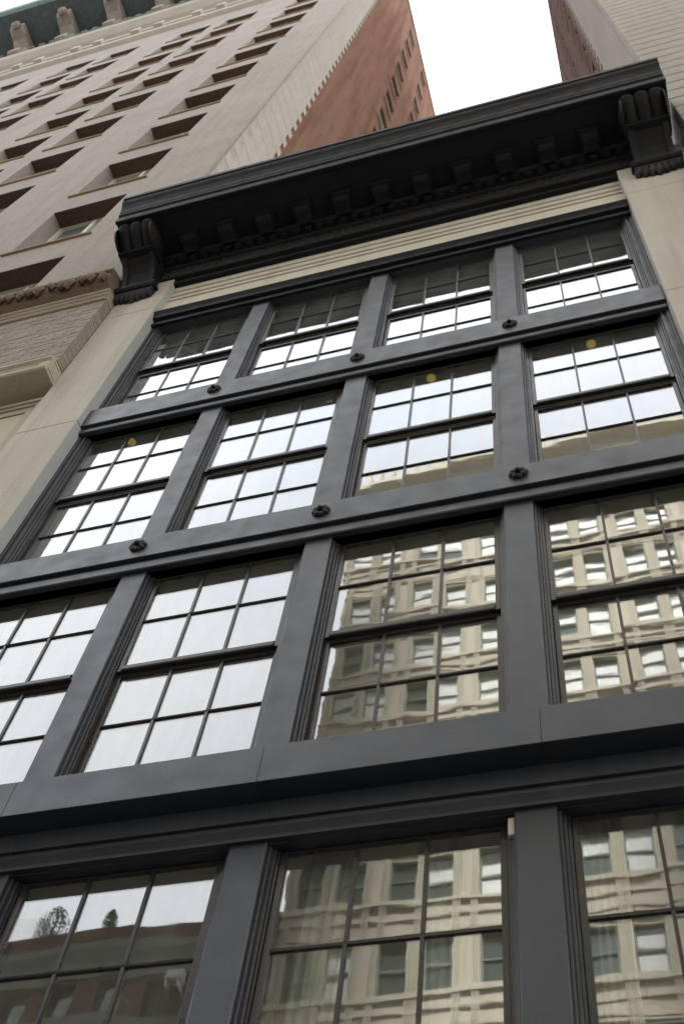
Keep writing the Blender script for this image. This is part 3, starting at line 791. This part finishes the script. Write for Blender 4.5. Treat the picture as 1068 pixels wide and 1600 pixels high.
for z0, z1, y in ((18.70, 18.798, -0.42), (18.60, 18.69, -0.395), (18.50, 18.59, -0.37)):
    MB().extrude_x([(-0.1, z0), (y, z0), (y - 0.02, z0 + 0.02), (y - 0.02, z1 - 0.03), (y - 0.005, z1), (-0.1, z1)], -12, -4.452).build('band_moulding', M['mould'], tower)
# lilac brick panel, brick by brick
MB().box(-12, -4.47, -0.335, -0.02, 15.95, 18.498).build('brick_backing', M['mortar'], tower)
BW, BH = 0.295, 0.068
bmesh_ = [MB().box(0, BW, -0.02, 0.06, 0, BH).mesh('brick', M['lilac_brick'], bevel=0.004), MB().box(0, 0.15, -0.02, 0.06, 0, BH).mesh('brick', M['lilac_brick'], bevel=0.004)]
bk = MB().box(0, BW, -0.02, 0.30, 0, BH).mesh('brick', M['lilac_brick'], bevel=0.004)
z = 16.02; row = 0; cnt = 0
while z < 18.42:
    x = -4.452
    first = True
    while x > -6.55 and cnt < 298:
        half = first and row % 2
        w = 0.15 if half else BW
        link('brick', bk if (first and not half) else bmesh_[1 if half else 0], tower, (x - w, -0.33 + rng.uniform(-.004, .004), z))
        if first and half: MB().box(x - w, x, -0.268, -0.03, z, z + BH).build('brick', M['lilac_brick'], tower)
        x -= w + 0.010; first = False; cnt += 1
    z += BH + 0.0105; row += 1
# hooded window head below
hood = MB().extrude_x([(-0.02, 15.555), (-0.43, 15.555), (-0.455, 15.58), (-0.455, 15.64), (-0.43, 15.66), (-0.43, 15.84), (-0.47, 15.88), (-0.47, 15.93), (-0.45, 15.95), (-0.02, 15.95)], -9.6, -4.435).build('window_hood', M['hood'], tower)
MB().box(-9.4, -4.62, -0.438, -0.40, 15.69, 15.81).build('carved_panel', M['carved'], hood)
pn = MB()
pn.box(-4.437, -4.425, -0.405, -0.385, 15.62, 15.90).box(-4.437, -4.425, -0.215, -0.195, 15.62, 15.90).box(-4.437, -4.425, -0.384, -0.216, 15.62, 15.64).box(-4.437, -4.425, -0.384, -0.216, 15.88, 15.90)
pn.box(-4.4365, -4.428, -0.34, -0.26, 15.69, 15.83)
pn.build('end_panel', M['hood'], hood)
MB().box(-9.5, -4.45, 0.0, 0.05, 0, 15.55).build('recess_wall', M['mould'], tower)
arch = MB()
for k, (w0, w1, y) in enumerate(((0, .07, -0.10), (.07, .13, -0.07), (.13, .26, -0.04))):
    arch.box(-4.47 - w1, -4.47 - w0 - .0005, y, 0.0, 2.0, 15.36 - w0)
    arch.box(-9.5, -4.47 - w1, y, 0.0, 15.36 - w1, 15.36 - w0)
arch.build('architrave', M['hood'], tower)
MB().box(-9.5, -4.74, -0.02, 0.0, 2.0, 15.09).build('pale_window_panel', M['pane_panel'], tower)
MB().box(-32.6, -9.6, -0.35, 0.0, 0, 18.8).build('lower_wall', M['tower'], tower)

# crown of the tower
def tmould(name, prof, mat, x0=-32.7, x1=TX + 0.05): return MB().extrude_x(prof, x0, x1).build(name, mat, tower)
tmould('band_moulding', [(TY, 71.2), (TY - .25, 71.4), (TY - .3, 71.9), (TY - .2, 72.1), (TY, 72.2)], M['mould'])
tmould('band_moulding', [(TY, 74.6), (TY - .2, 74.7), (TY - .25, 75.1), (TY, 75.2)], M['mould'])
tmould('ledge', [(TY, 77.2), (TY - .35, 77.5), (TY - .7, 78.0), (TY - .8, 78.5), (TY - .8, 78.9), (TY, 79.1)], M['mould'])
tmould('flashing', [(TY - .1, 79.0), (TY - .86, 78.75), (TY - .86, 78.98), (TY - .1, 79.3)], M['copper'], -26.0, -13.0)
tmould('carved_frieze', [(TY - .02, 79.1), (TY - .35, 79.2), (TY - .35, 80.6), (TY - .5, 80.8), (TY - .5, 81.6), (TY - .02, 81.7)], M['carved'])
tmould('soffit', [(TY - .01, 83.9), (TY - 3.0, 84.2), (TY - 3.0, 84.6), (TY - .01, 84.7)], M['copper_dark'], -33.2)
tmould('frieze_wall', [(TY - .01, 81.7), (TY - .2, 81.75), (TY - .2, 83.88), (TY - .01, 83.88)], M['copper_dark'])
tmould('gutter', [(TY - 2.7, 84.61), (TY - 3.0, 84.2), (TY - 3.25, 84.3), (TY - 3.35, 84.9), (TY - 3.35, 85.3), (TY - 2.7, 85.4)], M['copper'], -33.3)
bkt = MB()
bkt.extrude_x([(0, -1.9), (-.40, -1.9), (-.5, -1.3), (-1.1, -.9), (-1.8, -.7), (-2.0, -.4), (-2.0, 0.0), (0, 0.0)], -.52, .52)
bkm = bkt.mesh('cornice_bracket', M['carved'], bevel=0.08)
bkc = MB().lathe([(0, -.3), (.25, -.27), (.34, -.1), (.34, 0.1)], (0, -1.95, -.5), 'y', 12).mesh('bracket_boss', M['carved'])
bkl = MB().box(-.38, .38, -.7, 0, -2.9, -1.95).mesh('bracket_foot', M['mould'], bevel=0.06)
for k in range(8):
    o = link('cornice_bracket', bkm, tower, (-30.2 + 3.5 * k, TY - .25, 83.95))
    link('bracket_boss', bkc, o); link('bracket_foot', bkl, o)
dn_ = MB().box(-.2, .2, -.55, 0, -.5, 0).mesh('dentil', M['carved'], bevel=0.05)
lp = MB().box(-.3, .3, -.25, 0, -.9, 0).mesh('carved_panel', M['mould'], bevel=0.06)
for k in range(34):
    link('dentil', dn_, tower, (-32.0 + .8 * k, TY - .19, 83.3))
    if k % 2: link('carved_panel', lp, tower, (-32.0 + .8 * k, TY - .36, 80.4))
blk = MB().box(-.28, .28, -.45, 0, -.55, .2).mesh('pale_block', M['lime'], bevel=0.04)
for k in range(8):
    for d in (-.75, .75):
        link('pale_block', blk, tower, (-30.3 + 3.95 * k + d, TY - .02, 73.6))

# ================================================================== THE BANDED BRICK BUILDING (right)
right = thing('banded_brick_building', 'tall grey cream brick building with horizontal grooved bands and brown side wall', 'building')
RX, RY, RT = 4.64, -0.6, 78.0
bandm = MB().box(0, 14, -0.05, 0.2, 0.0, 0.545).mesh('brick_band', M['band_brick'], bevel=0.012)
z = 12.2
while z < RT - 0.6:
    link('brick_band', bandm, right, (RX, RY + 0.05, z)); z += 0.60
MB().box(RX + 0.02, RX + 14, RY + 0.06, 0.4, 0, RT).build('groove_backing', M['groove'], right)
rh = []
for ya, yb in ((2.2, 3.1), (4.7, 5.7), (7.4, 8.3)):
    rh += [(ya, yb, z0, z0 + 2.2) for z0 in [20.5 + 3.9 * k for k in range(15)] if z0 < 74]
mb = MB(); wall_holes(mb, 1.0, 16.0, 10, RT, rh, RX + 0.03, 0.3, 'x'); mb.build('side_wall', M['brown_brick'], right)
MB().add([(RX + 0.03, 16, 0), (RX + 14, 16, 0), (RX + 14, 16, RT), (RX + 0.03, 16, RT)], [(0, 1, 2, 3)]).build('rear_wall', M['brown_brick'], right)
MB().box(RX + 0.03, RX + 14, RY + 0.2, 16, RT, RT + 0.25).build('roof', M['roofing'], right)
MB().box(RX - 0.03, RX + 0.4, 0.9, 16, RT + 0.25, RT + 0.5).build('parapet_coping', M['brown_brick'], right)
rp = MB().box(0.28, 0.30, 0, 1, 0, 2.2).mesh('window', M['dark_pane'])
rs_ = MB().box(-0.08, 0.2, -.05, 1.05, -.12, 0).mesh('sill', M['groove'])
for ya, yb, z0, z1 in rh:
    o = link('window', rp, right, (RX + 0.03, ya, z0)); o.scale = (1, yb - ya, 1)
    link('sill', rs_, o)
z = 12.2; k = 0
r1 = MB().box(0.0, .4, 0, 1.75, 0.004, .596).mesh('quoin_block', M['quoin'])
r2 = MB().box(0.0, .4, 0, 2.05, 0.004, .596).mesh('quoin_block', M['quoin'])
while z < RT - 0.6:
    link('quoin_block', (r1, r2)[k % 2], right, (RX - 0.012, RY + 0.21, z)); z += 0.60; k += 1

# ================================================================== ACROSS THE STREET (seen mirrored in the panes)
KS = 1.2
def ov(x, z): return (2.536 + KS * (x - 2.536), 1.6 + KS * (z - 1.6))
OY = -25.2
office = thing('beige_office_building', 'beige stone office building with paired windows and spiky roof cresting, mirrored in the panes', 'building')
ox0 = ov(-8.85, 0)[0]; ox1 = ox0 + 46; otop = ov(0, 50.2)[1]
heads = [ov(0, z)[1] for z in (47.6, 44.25, 40.9, 37.5, 34.5, 31.5, 28.9, 26.25, 23.0, 19.8, 16.6, 13.4, 10.2)]
wx = []
p = -8.85 + 0.35
while ov(p, 0)[0] < ox1 - 3:
    for d in (0.0, 1.22):
        wx.append((ov(p + d, 0)[0], ov(p + d + 0.82, 0)[0]))
    p += 2.80
holes = [(a, b, h - 2.05, h) for a, b in wx for h in heads]
mb = MB(); wall_holes(mb, ox0, ox1, 0, otop, holes, OY, -0.35); mb.build('front_wall', M['opp_stone'], office)
MB().add([(ox0, OY, 0), (ox0, OY - 18, 0), (ox0, OY - 18, otop), (ox0, OY, otop)], [(0, 1, 2, 3)]).build('side_wall', M['opp_stone'], office)
MB().box(ox0, ox1, OY - 18, OY - 0.5, otop - 0.5, otop - 0.2).build('roof', M['roofing'], office)
ww = wx[0][1] - wx[0][0]
of_ = MB(); of_.box(0, .06, -.02, .05, -2.05, 0).box(ww - .06, ww, -.02, .05, -2.05, 0).box(.0605, ww - .0605, -.02, .05, -1.07, -.98).box(.0605, ww - .0605, -.02, .05, -.07, 0)
of_ = of_.mesh('window', M['opp_green'])
pw_ = MB().box(.03, ww - .03, -.06, -.03, -2.05, 0).mesh('pane', M['dark_pane'])
sky_full = MB().box(.06, ww - .06, -.028, -.021, -2.0, -.07).mesh('pale_window_panel', M['sky_white'])  # added white panels standing in for sky mirrored in the office glass
sky_half = MB().box(.06, ww - .06, -.028, -.021, -1.1, -.07).mesh('pale_window_panel', M['sky_white'])
rr = random.Random(5)
for a, b in wx:
    if a > ov(9.0, 0)[0]: continue
    for hi, h in enumerate(heads):
        o = link('window', of_, office, (a, OY - 0.20, h))
        link('pane', pw_, o)
        u = rr.random()
        if u < (0.85 if hi <= 6 else 0.2): link('pale_window_panel', sky_full, o)
        elif u < (0.92 if hi <= 6 else 0.45): link('pale_window_panel', sky_half, o)
ribs = MB()
for q in (-.11, -.02, .07): ribs.box(q, q + .05, 0, .09, 0, otop - 5)
ribs = ribs.mesh('fluted_pier', M['opp_stone'])
for a, b in wx:
    for xx in (a - .15, b + .15):
        link('fluted_pier', ribs, office, (xx, OY, 2))
for h in heads:
    MB().box(ox0, ox1, OY, OY + .13, h - 2.30, h - 2.10).build('sill_course', M['opp_stone'], office)
    MB().box(ox0, ox1, OY, OY + .07, h + .18, h + .28).build('string_course', M['opp_stone'], office)
    MB().box(ox0, ox1, OY, OY + .09, h + .36, h + .44).build('string_course', M['opp_stone'], office)
    MB().box(ox0, ox1, OY, OY + .07, h - 2.85, h - 2.75).build('string_course', M['opp_stone'], office)
MB().extrude_x([(OY, otop - 2.2), (OY + .3, otop - 2.0), (OY + .5, otop - 1.2), (OY + 1.0, otop - .8), (OY + 1.0, otop - .3), (OY + .8, otop), (OY - .3, otop)], ox0 - .4, ox1).build('cornice', M['opp_stone'], office)
am = MB().add([(-.10, -.10, 0), (.10, -.10, 0), (.10, .10, 0), (-.10, .10, 0), (-.15, -.08, .5), (.15, -.08, .5), (.15, .08, .5), (-.15, .08, .5), (0, 0, .95)],
              [(0, 1, 5, 4), (1, 2, 6, 5), (2, 3, 7, 6), (3, 0, 4, 7), (4, 5, 8), (5, 6, 8), (6, 7, 8), (7, 4, 8), (3, 2, 1, 0)]).mesh('roof_cresting', M['opp_stone'])
xx = ox0
while xx < ox0 + 24:
    link('roof_cresting', am, office, (xx, OY + .8, otop - .02)); xx += 0.72

low = thing('red_brick_building', 'low dark red brick building with grey green stone bands, mirrored in the bottom window', 'building')
lx1 = ox0 - 0.05; lx0 = lx1 - 26; lt = ov(0, 24.62)[1]
b1 = [ov(0, z)[1] for z in (23.9, 22.9, 21.6, 20.9)]
MB().box(lx0, lx1, OY - 12, OY, b1[0], lt).build('parapet', M['opp_brick'], low)
MB().extrude_x([(OY - 12, b1[1]), (OY + .1, b1[1]), (OY + .15, b1[1] + .5), (OY + .35, b1[0] - .3), (OY + .35, b1[0]), (OY - 12, b1[0])], lx0, lx1).build('cornice', M['opp_green'], low)
lh = []
xx = lx1 - 1.9
while xx > lx0 + 1:
    lh.append((xx - 0.95, xx)); xx -= 1.85
rows2 = [(b1[2], b1[1] - .12), (b1[3] - 3.6, b1[3] - 1.0), (b1[3] - 7.6, b1[3] - 5.0), (b1[3] - 11.6, b1[3] - 9.0), (b1[3] - 15.6, b1[3] - 13.0)]
holes = [(a, b, c, d) for a, b in lh for c, d in rows2]
mb = MB(); wall_holes(mb, lx0, lx1, 0, b1[1], holes, OY - .02, -.3); mb.build('front_wall', M['opp_brick'], low)
MB().box(lx0, lx1, OY - .01, OY + .14, b1[3], b1[2] - .01).build('stone_band', M['opp_green'], low)
lw = MB().box(0, .95, -.33, -.3, 0, 1).mesh('window', M['dark_pane'])
for a, b, c, d in holes:
    if a < lx1 - 18: continue
    o = link('window', lw, low, (a, OY - .02, c)); o.scale = (1, 1, d - c)
MB().box(lx0, lx1, OY - 12, OY - .6, lt - .6, lt - .5).build('roof', M['roofing'], low)
acx, acz = ov(-11.85, 22.25)
acu = thing('air_conditioner', 'white air conditioner on the red brick wall, mirrored in bottom left window', 'air conditioner', (acx, OY, acz))
MB().box(-.33, .33, 0.0, .4, 0.25, .75).build('casing', M['white_paint'], acu, bevel=0.05)
for s in (-.26, .2): MB().box(s, s + .06, 0, .36, 0.0, .25).build('bracket', M['white_paint'], acu)

def tree(x, y, z, h, r, label, seed):
    t = thing('roof_tree', label, 'tree', (x, y, z), 'small trees on the brick roof')
    MB().lathe([(0.09, 0), (0.06, h * .5), (0.02, h * .95)], (0, 0, 0), 'z', 7).build('trunk', M['bark'], t)
    rg = random.Random(seed); mb = MB()
    for i in range(9):
        a0 = i * 2.4; z0 = h * (0.3 + 0.06 * i); rr_ = r * 0.7
        p, q = Vector((0, 0, z0)), Vector((rr_ * math.cos(a0), rr_ * math.sin(a0), z0 + h * 0.16))
        d = Vector((-math.sin(a0), math.cos(a0), 0)) * 0.02; u = Vector((0, 0, 0.03))
        MB().add([p + d, p - d, p + u, q + d * .3, q - d * .3, q + u * .3], [(0, 1, 4, 3), (1, 2, 5, 4), (2, 0, 3, 5), (3, 4, 5)]).build('limb', M['bark'], t)
    for i in range(900):
        q = rg.uniform(0.22, 1.0)
        rad = r * (math.sin(math.pi * min(1, (q - 0.15) * 1.12)) ** 0.8) * rg.uniform(.3, 1.05)
        a = rg.uniform(0, 6.283)
        c = Vector((rad * math.cos(a), rad * math.sin(a), q * h))
        u = Vector((rg.gauss(0, 1), rg.gauss(0, 1), rg.gauss(0, 1))).normalized()
        v = u.orthogonal().normalized(); s = rg.uniform(.022, .055)
        mb.add([c - u * s * 1.4, c + v * s * .6, c + u * s * 1.4, c - v * s * .6], [(0, 1, 2, 3)])
    mb.build('crown', M['leaf'], t)
tx, tz = ov(-16.75, 24.6)
tree(tx, OY - 0.5, lt - .45, 2.2, 0.66, 'broad rooftop tree mirrored in the left pane of the bottom window', 1)
tx, tz = ov(-14.95, 24.6)
tree(tx, OY - 0.5, lt - .45, 1.9, 0.28, 'slim rooftop tree mirrored in the middle pane of the bottom window', 2)
far = thing('stepped_tower', 'pale far stepped tower mirrored faintly beside the rooftop tree', 'building')
def fv(x, z, k=4.4): return (2.536 + k * (x - 2.536), 1.6 + k * (z - 1.6))
for wdt, zz0, zz1 in ((1.5, 0, 24.9), (1.05, 24.9, 25.25), (.7, 25.25, 25.55), (.4, 25.55, 25.8)):
    a, z0 = fv(-17.3 - wdt / 2, zz0); b, z1 = fv(-17.3 + wdt / 2, zz1)
    MB().box(a, b, -110, -110 + (b - a) , max(0, z0), z1).build('tower_stage', M['far_stone'], far)
